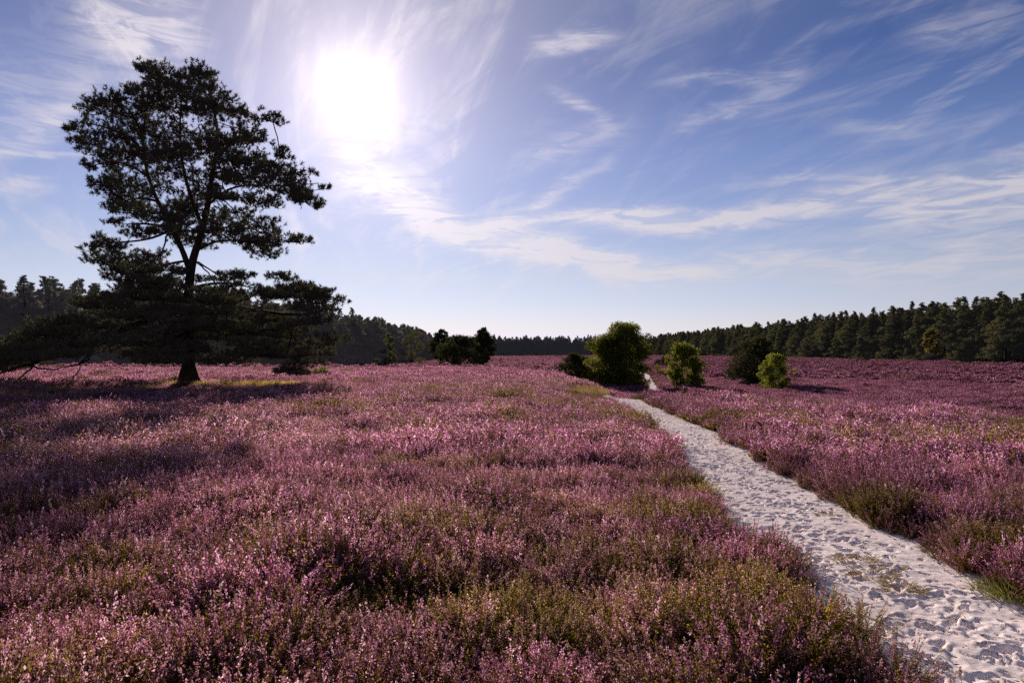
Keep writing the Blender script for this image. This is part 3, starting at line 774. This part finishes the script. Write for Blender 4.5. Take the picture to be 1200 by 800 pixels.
heath_tree('small_juniper', 449, 432, 427, 3, 60, lambda H, r: broad_tree(52, H, r, 14, 700, .14, 0, 'dome', 1), 'dark_bark', 'juniper',
           'smallest dark juniper at the border of the pale grass strip', 'bush')
for k, (px, py, top, hf, lab) in enumerate([(456, 428, 391, 9, 'slim pale green birch at the foot of the dark forest, near grass strip'),
                                            (483, 426, 388, 16, 'broad pale green tree ending the dark forest edge beside mid-heath pines'),
                                            (441, 431, 419, 5, 'small roundish green shrub on the pale grass strip before the forest'),
                                            (452, 429, 418, 5, 'pale yellow-green shrub touching a twin on the grass strip'),
                                            (462, 428, 418, 6, 'wider pale yellow-green shrub beneath the slim pale birch')]):
    heath_tree(['edge_birch', 'edge_birch', 'edge_shrub', 'edge_shrub', 'edge_shrub'][k], px, py, top, hf, 110,
               lambda H, r: broad_tree(60 + k, H, r, 40 if k < 2 else 16, 5000 if k < 2 else 900, .34 if k < 2 else .25, .03, 'egg' if k < 2 else 'dome', 1),
               'dark_bark', 'pale_leaf', lab, 'tree' if k < 2 else 'bush')
heath_tree('low_shrub', 372, 444, 432, 20, 38, lambda H, r: broad_tree(71, H, r, 26, 1800, .10, 0, 'dome', 2), 'dark_bark', 'broad_leaf',
           'low green shrub in the heather beyond the lone pine', 'bush')
heath_tree('green_sprout', 760, 503, 486, 9, 8, lambda H, r: broad_tree(72, H, r, 14, 500, .05, .3, 'dome', 3), 'dark_bark', 'birch_leaf',
           'small bright green sapling at the edge of the sand path', 'sapling')
heath_tree('green_sprout', 605, 460, 449, 5, 20, lambda H, r: broad_tree(73, H, r, 10, 260, .06, .3, 'dome', 2), 'dark_bark', 'birch_leaf',
           'tiny yellow-green sapling alone amid the open heather', 'sapling')

# ---- forest edges: each tree of the front rows is a thing, the rest behind is one mass
def both(tr, cr, nm, bm, lm):
    mb = MB()
    for src, m in ((tr, 0), (cr, 1)):
        V = np.concatenate(src.V); T = np.concatenate(src.T) if src.T else None; Q_ = np.concatenate(src.Q) if src.Q else None
        mb.add(V, T, Q_, m, np.concatenate(src.r))
    return mb.mesh(nm, [M[bm], M[lm]])
protos = []
for k, (kind, lo, H, Rr) in enumerate([('cone', .08, 17, 3.3), ('cone', .05, 15, 3.6), ('round', .18, 18, 3.8), ('cone', .10, 19, 3.0), ('round', .12, 16, 3.6), ('cone', .04, 13, 3.3), ('round', .3, 18, 3.4)]):
    protos.append(simple_pine(500 + k, H, Rr * 1.22, lo, kind, 20, .66, .19))
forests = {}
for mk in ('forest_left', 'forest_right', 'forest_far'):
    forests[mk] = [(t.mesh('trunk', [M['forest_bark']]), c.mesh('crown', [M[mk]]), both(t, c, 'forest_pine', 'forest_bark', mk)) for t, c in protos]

def along(poly, spacing, back, rng, jit=.35):
    P = np.array(poly, float); seg = np.linalg.norm(np.diff(P, axis=0), axis=1); s = np.concatenate([[0], np.cumsum(seg)])
    u_ = np.arange(0, s[-1], spacing); u_ = u_ + rng.uniform(-jit, jit, len(u_)) * spacing
    X = np.interp(u_, s, P[:, 0]); Y = np.interp(u_, s, P[:, 1])
    tx = np.interp(u_ + 2, s, P[:, 0]) - np.interp(u_ - 2, s, P[:, 0]); ty = np.interp(u_ + 2, s, P[:, 1]) - np.interp(u_ - 2, s, P[:, 1])
    l = np.hypot(tx, ty) + 1e-9
    b = back + rng.uniform(-.3, .3, len(u_)) * spacing
    return X - ty / l * b, Y + tx / l * b
EL = [(-122, 100), (-94, 124), (-80, 150), (-61, 200), (-56, 230), (-55, 300), (-54, 430), (-66, 560), (-92, 700)]
ER = [(130, 668), (132, 500), (135, 360), (133, 250), (131, 175), (140, 142)]
EF = [(-95, 705), (-20, 690), (60, 690), (132, 672)]
rf = np.random.default_rng(77)
cand = []
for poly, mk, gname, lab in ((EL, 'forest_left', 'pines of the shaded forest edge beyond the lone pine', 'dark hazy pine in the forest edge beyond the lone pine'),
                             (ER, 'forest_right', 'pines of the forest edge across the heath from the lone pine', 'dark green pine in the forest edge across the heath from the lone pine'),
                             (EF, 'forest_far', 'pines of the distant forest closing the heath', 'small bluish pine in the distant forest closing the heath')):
    for row in range(8):
        X, Y = along(poly, [3.6, 4.0, 4.6, 5, 5, 6, 6, 7][row], row * 4.2 if poly is not ER else row * 4.2, rf)
        for x, y in zip(X, Y): cand.append((x, y, row, mk, gname, lab))
def score(c):
    x, y, row = c[0], c[1], c[2]
    return (1.0 / y) * (1 if row == 0 else .55 if row == 1 else .25 / row) * (1 if abs(x / y) < .80 else .02)
cand.sort(key=score, reverse=True)
NIND = 285
mass = []
clear_px = []
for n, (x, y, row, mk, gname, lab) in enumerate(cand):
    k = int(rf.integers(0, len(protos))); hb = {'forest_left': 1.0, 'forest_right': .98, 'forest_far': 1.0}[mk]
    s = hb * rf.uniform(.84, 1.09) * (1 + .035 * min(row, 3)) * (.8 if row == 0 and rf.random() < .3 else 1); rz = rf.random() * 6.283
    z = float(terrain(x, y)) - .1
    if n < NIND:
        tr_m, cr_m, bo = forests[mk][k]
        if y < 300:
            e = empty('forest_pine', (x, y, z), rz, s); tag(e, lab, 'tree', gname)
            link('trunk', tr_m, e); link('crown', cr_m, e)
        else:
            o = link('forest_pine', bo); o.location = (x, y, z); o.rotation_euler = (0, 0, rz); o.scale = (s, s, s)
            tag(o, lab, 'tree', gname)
    else:
        mass.append((x, y, z, rz, s, k + {'forest_left': 0, 'forest_right': 7, 'forest_far': 14}[mk]))
ms = np.array(mass)
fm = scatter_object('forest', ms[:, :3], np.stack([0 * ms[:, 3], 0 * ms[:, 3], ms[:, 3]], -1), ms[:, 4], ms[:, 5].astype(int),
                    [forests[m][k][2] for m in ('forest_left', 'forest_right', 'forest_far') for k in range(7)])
tag(fm, 'dark mass of pine forest standing behind the front rows of trees', 'forest', kind='stuff')

# pale trees standing in front of the opposite forest edge
for k, (px, d, H, r_, mk, lab) in enumerate([(1095, 186, 9.5, 2.2, 'yellow_leaf', 'yellowing birch showing a golden crown against the dark forest edge'),
                                           (1015, 205, 7.5, 2.6, 'forest_right', 'low dark olive tree at the forest edge before the taller pines'),
                                           (1135, 180, 6.0, 2.4, 'forest_right', 'short dark olive tree at the forest edge just beyond the golden birch')]):
    x = (px - 600) / F * d; loc = (x - 1.5, d - 1, float(terrain(x - 1.5, d - 1)) - .05)
    tr, cr = broad_tree(80 + k, H, r_, 45, 4500, .38, .1 if k else .35, 'egg', 1)
    plant_tree('edge_birch' if k == 0 else 'edge_tree', loc, tr, cr, 'dark_bark', mk, lab)

# ------------------------------------------------------------------ grass
def grass_mesh(seed, n, rad, H, wd, mat, flat=.6, ey=1.0):
    r = np.random.default_rng(seed); mb = MB()
    a = r.random(n) * 6.283; rr = rad * np.sqrt(r.random(n)) * r.uniform(.6, 1, n)
    O = np.stack([np.cos(a) * rr, np.sin(a) * rr * ey, np.full(n, -.01)], -1)
    D = unit(np.stack([np.cos(a), np.sin(a), np.zeros(n)], -1) * flat + r.normal(0, .35, (n, 3)) * [1, 1, .1] + [0, 0, 1])
    L = r.uniform(.5, 1.1, n) * H
    mb.blades(O, D, L * .6, wd, 0, r.random(n), True, r)
    mb.blades(O + D * (L * .5)[:, None], unit(D + np.stack([D[:, 0], D[:, 1], -.4 * np.ones(n)], -1) * .7), L * .6, wd * .8, 0, r.random(n), False, r)
    return mb.mesh('grass_tuft', [M[mat]])
tufts = [(1002, 664, .20, .10, 'sand_grass', 'thin dry grass tuft lying farthest up the trodden sand'), (1040, 672, .15, .07, 'sand_grass', 'faint dry grass tuft beside the farthest tuft on the sand'),
         (1020, 684, .20, .10, 'sand_grass', 'dry grass tuft in the middle of three on the sand'), (1055, 700, .15, .12, 'sand_grass', 'brightest dry grass tuft, lowest of those on the sand'),
         (1160, 698, .16, .16, 'green_grass', 'yellow-green grass tuft under the heather at the path edge'), (1184, 712, .16, .18, 'green_grass', 'second yellow-green grass tuft at the path edge, nearest the camera'),
         (965, 607, .12, .06, 'sand_grass', 'tiny dry grass tuft alone on the sand ahead of the others')]
for k, (px, py, rad, H, mk, lab) in enumerate(tufts):
    x, y, z = place(px, py, 3.5)
    o = link('grass_tuft', grass_mesh(600 + k, 150, rad, H, .007, mk, 1.2 if mk == 'sand_grass' else .5, .7)); o.location = (x, y, z + .03)
    tag(o, lab, 'grass tuft', 'grass tufts on and beside the sand path')
def grass_area(name, spots, seed, mk, lab, H, wd, n):
    r = np.random.default_rng(seed); mb = MB()
    for cx, cy, rx, ry in spots:
        a = r.random(n) * 6.283; q = np.sqrt(r.random(n)); X = cx + np.cos(a) * q * rx; Y = cy + np.sin(a) * q * ry
        O = np.stack([X, Y, terrain(X, Y) - .01], -1)
        mb.blades(O, unit(r.normal(0, .45, (n, 3)) + [0, 0, 1]), r.uniform(.6, 1.3, n) * H, wd, 0, r.random(n), False, r)
    o = link(name, mb.mesh(name, [M[mk]])); tag(o, lab, 'grass', kind='stuff'); return o
grass_area('dry_grass', [(TREE_X + 2.7, TREE_Y + .6, 1.9, .9), (TREE_X + 4.5, TREE_Y + .8, 1.4, .6), (TREE_X, TREE_Y, 1.3, 1.2)], 1, 'dry_grass', 'sunlit patch of dry golden grass at the foot of the lone pine', .36, .022, 3600)
grass_area('dry_grass', [(path_c(28) - 1.0, 28, .75, 1.1), (path_c(30.5) - 1.1, 30.5, .9, 1.2), (path_c(33) - .9, 33, .8, 1.0)], 2, 'ochre_grass', 'dry ochre grass beside the path where it tops the rise', .28, .02, 1300)
grass_area('pale_grass', [(gx_, gy_, 11, 11) for gx_, gy_ in GRASSY], 3, 'pale_grass', 'strip of pale grass between the heather and the shaded forest', .55, .12, 2600)
xs_, ys_, zs_ = place(965, 428, 70)
grass_area('green_grass', [(xs_, ys_, 3.2, 5)], 4, 'green_grass', 'small yellow-green grassy spot in the heather near the far forest', .5, .08, 500)

r_ = np.random.default_rng(8); n_ = 5200
yy_ = 2.0 + 24 * r_.random(n_) ** 1.6; uu_ = np.sign(r_.random(n_) - .5) * (1 - .95 * r_.random(n_) ** 1.5)
xx_ = path_c(yy_) + uu_ * path_w(yy_) * 1.05
mb_ = MB()
mb_.blades(np.stack([xx_, yy_, terrain(xx_, yy_) + .035 + r_.uniform(.0, .012, n_)], -1), unit(r_.normal(size=(n_, 3)) * [1, 1, .18]), r_.uniform(.015, .06, n_), r_.uniform(.003, .009, n_), 0, None, True, r_)
tag(link('heather_litter', mb_.mesh('heather_litter', [M['litter']])), 'brown twigs and fallen heather bits scattered over the sand path', 'litter', kind='stuff')

# ------------------------------------------------------------------ sky
w = bpy.data.worlds.new('World'); scene.world = w; w.use_nodes = True
t = NT(w.node_tree); t.N.clear(); out = t.n('ShaderNodeOutputWorld')
sky = t.n('ShaderNodeTexSky', sky_type='NISHITA', sun_disc=False)
sky.sun_elevation = SUN_EL; sky.sun_rotation = SUN_AZ
sky.air_density = 1.0; sky.dust_density = 0.0; sky.ozone_density = 2.0
tc = t.n('ShaderNodeTexCoord'); dirv = tc.outputs['Generated']
sp = t.n('ShaderNodeSeparateXYZ'); t.con(dirv, sp.inputs[0]); dx, dy, dz = sp.outputs
az = t.m('ARCTAN2', dx, dy); el = t.m('ARCSINE', dz)
# angle from the sun
sv = (math.cos(SUN_EL) * math.sin(SUN_AZ), math.cos(SUN_EL) * math.cos(SUN_AZ), math.sin(SUN_EL))
vm = t.n('ShaderNodeVectorMath', operation='DOT_PRODUCT'); t.con(dirv, vm.inputs[0]); vm.inputs[1].default_value = sv
th = t.m('MULTIPLY', t.m('ARCCOSINE', t.m('MINIMUM', vm.outputs['Value'], .999999)), 180 / math.pi)
# high thin cloud: fibrous noise on the plane of the cirrus, plus the long wisps seen over the heath
zc = t.m('ADD', t.m('MAXIMUM', dz, 0), .12)
cb = t.n('ShaderNodeCombineXYZ'); t.con(t.m('DIVIDE', dx, zc), cb.inputs[0]); t.con(t.m('DIVIDE', dy, zc), cb.inputs[1])
def stretched(rotz, sx, sy, scale, det, ro, dist):
    mp = t.n('ShaderNodeMapping', vector_type='TEXTURE'); t.con(cb.outputs[0], mp.inputs[0]); mp.inputs['Rotation'].default_value = (0, 0, rotz); mp.inputs['Scale'].default_value = (1 / sx, 1 / sy, 1)
    return t.noise(mp.outputs[0], scale, det, ro, dist, dims='2D')
fib = stretched(math.radians(103), .42, 2.1, 1.6, 6, .64, .9)
fib2 = stretched(math.radians(128), .6, 2.4, 2.2, 6, .64, 1.1)
broad = stretched(0, 1, 1, .55, 2, .5, 0)
ae = t.n('ShaderNodeCombineXYZ'); t.con(az, ae.inputs[0]); t.con(el, ae.inputs[1])
def aen(sx, sy, scale, det, rz=0, ro=.6, dist=.4):
    mp = t.n('ShaderNodeMapping'); t.con(ae.outputs[0], mp.inputs[0]); mp.inputs['Scale'].default_value = (sx, sy, 1); mp.inputs['Rotation'].default_value = (0, 0, rz)
    return t.noise(mp.outputs[0], scale, det, ro, dist, dims='2D')
warp = aen(1, 2.2, 4.5, 6, ro=.6, dist=0); warp2 = aen(1, 3, 16, 3, dist=0)
wl = t.m('ADD', t.m('MULTIPLY', t.m('SUBTRACT', warp, .5), .055), t.m('MULTIPLY', t.m('SUBTRACT', warp2, .5), .018))
strand = aen(2.2, 13, 5, 5, .12, .65, .6)
def A(x, y): 
    a_, b_ = (x - 600) / F, (HOR - y) / F
    return math.atan2(a_, 1), math.atan(b_ / math.hypot(a_, 1))
def wisp(p0, p1, p2, width, w2, gain):
    """soft streak along the quadratic through three sky directions (azimuth, elevation)"""
    (a0, e0), (a1, e1), (a2, e2) = A(*p0), A(*p1), A(*p2)
    c = np.polyfit([a0, a1, a2], [e0, e1, e2], 2)
    f = t.m('ADD', t.m('MULTIPLY', t.m('ADD', t.m('MULTIPLY', az, float(c[0])), float(c[1])), az), float(c[2]))
    u_ = t.smooth(az, a0, a2, 0.0, 1.0)
    wd_ = t.m('MULTIPLY_ADD', u_, (w2 - width), width)
    d_ = t.m('DIVIDE', t.m('SUBTRACT', t.m('ADD', el, wl), f), wd_)
    g_ = t.m('EXPONENT', t.m('MULTIPLY', t.m('MULTIPLY', d_, d_), -1.0))
    L_ = abs(a2 - a0) * .35
    ends = t.m('MULTIPLY', t.smooth(az, a0 - .25 * L_, a0 + L_), t.smooth(az, a2 + .25 * L_, a2 - L_))
    return t.m('MULTIPLY', t.m('MULTIPLY', g_, ends), gain)
ws = [wisp((405, 210), (590, 288), (880, 322), .020, .013, 1.2), wisp((560, 255), (700, 312), (930, 316), .020, .022, .5),
      wisp((600, 268), (860, 250), (1260, 185), .012, .014, .85), wisp((680, 258), (820, 258), (930, 232), .02, .012, .55),
      wisp((980, 262), (1120, 236), (1330, 195), .010, .035, .85), wisp((800, 300), (1050, 312), (1350, 300), .022, .055, .75),
      wisp((480, 285), (640, 235), (740, 175), .016, .010, .55), wisp((560, 275), (640, 262), (730, 255), .010, .008, .45),
      wisp((610, 60), (660, 48), (740, 46), .012, .010, .55), wisp((780, 150), (830, 136), (890, 120), .010, .010, .4), wisp((870, 110), (925, 92), (960, 60), .03, .02, .3),
      wisp((370, 175), (440, 215), (540, 250), .05, .035, .6), wisp((640, 105), (685, 128), (720, 150), .010, .010, .45), wisp((840, 216), (950, 207), (1060, 214), .008, .008, .4),
      wisp((600, 190), (660, 172), (760, 150), .02, .012, .35), wisp((760, 95), (830, 92), (900, 100), .008, .006, .3), wisp((960, 155), (1040, 150), (1100, 160), .014, .01, .3), wisp((-60, 190), (40, 180), (130, 184), .006, .004, .5), wisp((-40, 222), (20, 219), (70, 224), .010, .008, .5), wisp((-30, 165), (50, 140), (110, 95), .03, .02, .55),
      wisp((60, 20), (150, 22), (250, 50), .045, .03, .65), wisp((-80, 110), (60, 95), (160, 100), .05, .03, .25), wisp((1050, 30), (1130, 25), (1230, 5), .02, .02, .3)]
W_ = ws[0]
for x_ in ws[1:]: W_ = t.m('ADD', W_, x_)
W_ = t.m('MULTIPLY', W_, t.smooth(strand, .34, .64, .30, 1.15))
near = t.m('EXPONENT', t.m('MULTIPLY', th, -1 / 17.0))
veil = t.m('MULTIPLY', t.smooth(t.m('MULTIPLY_ADD', fib, .62, t.m('MULTIPLY', fib2, .38)), .45, .70), t.m('MULTIPLY_ADD', near, .9, .36))
veil = t.m('MULTIPLY', veil, t.smooth(broad, .25, .65, .35, 1.1))
veil = t.m('ADD', t.m('MULTIPLY', veil, t.m('MULTIPLY_ADD', near, -.75, 1.0)), t.m('MULTIPLY', near, .32))
cloud = t.m('MULTIPLY', t.m('ADD', W_, veil), t.smooth(dz, 0.0, .16), clamp=True)
cloud = t.m('MULTIPLY', cloud, .80)
def gl(k, w_, sq=False):
    q = t.m('MULTIPLY', th, th) if sq else th
    return t.m('MULTIPLY', t.m('EXPONENT', t.m('MULTIPLY', q, -1 / (w_ * w_ if sq else w_))), k)
glow = t.m('ADD', t.m('ADD', t.m('ADD', gl(3600.0, .8, True), gl(.74, 5.0)), gl(.35, 15.0)), gl(.35, 2.7, True))  # narrow bright core added to strengthen direct light beyond the sun lamp
tint = t.ramp(t.m('MULTIPLY', el, 2 / math.pi, clamp=True), [(0, (1.25, 1.36, 2.9)), (.022, (1.55, 1.38, 1.95)), (.07, (1.66, 1.38, 1.62)), (.17, (1.10, 1.10, 1.58)), (.25, (.33, .62, 1.22)), (.45, (.85, .88, 1.05))])
skyc = t.mix(1.0, sky.outputs[0], tint, 'MULTIPLY')
bg1 = t.n('ShaderNodeBackground'); t.put(bg1.inputs[0], skyc); bg1.inputs[1].default_value = .05
bg2 = t.n('ShaderNodeBackground'); bg2.inputs[0].default_value = (.93, .87, .93, 1); t.put(bg2.inputs[1], t.m('MULTIPLY_ADD', near, .35, .68))
bg3 = t.n('ShaderNodeBackground'); bg3.inputs[0].default_value = (1, .81, .74, 1); t.put(bg3.inputs[1], glow)
mx = t.n('ShaderNodeMixShader'); t.put(mx.inputs[0], cloud); t.con(bg1.outputs[0], mx.inputs[1]); t.con(bg2.outputs[0], mx.inputs[2])
ad = t.n('ShaderNodeAddShader'); t.con(mx.outputs[0], ad.inputs[0]); t.con(bg3.outputs[0], ad.inputs[1])
t.con(ad.outputs[0], out.inputs[0])
w.cycles.sampling_method = 'MANUAL'; w.cycles.sample_map_resolution = 512

# ------------------------------------------------------------------ sun, camera, render settings
sl = bpy.data.lights.new('sun', 'SUN'); sl.energy = 5.0; sl.angle = math.radians(.53); sl.color = (1, .87, .72)
so = bpy.data.objects.new('sun', sl); COL.objects.link(so); so.rotation_euler = Vector(sv).to_track_quat('Z', 'Y').to_euler()
cam = bpy.data.cameras.new('camera'); cam.sensor_width = 36; cam.lens = 24; cam.clip_start = .05; cam.clip_end = 12000
co = bpy.data.objects.new('camera', cam); COL.objects.link(co)
co.location = (0, 0, CAMZ + float(terrain(0, 0)))
CAMLIFT = float(terrain(0, 0))
co.rotation_euler = (math.radians(90) + math.atan((HOR - 400) / F), 0, 0)
scene.camera = co
scene.view_settings.view_transform = 'Standard'; scene.view_settings.look = 'None'; scene.view_settings.exposure = 0; scene.view_settings.gamma = 1
c = scene.cycles
c.max_bounces = 3; c.diffuse_bounces = 2; c.glossy_bounces = 1; c.transmission_bounces = 2; c.transparent_max_bounces = 4
c.use_denoising = False; c.caustics_reflective = False; c.caustics_refractive = False
c.sample_clamp_indirect = 4
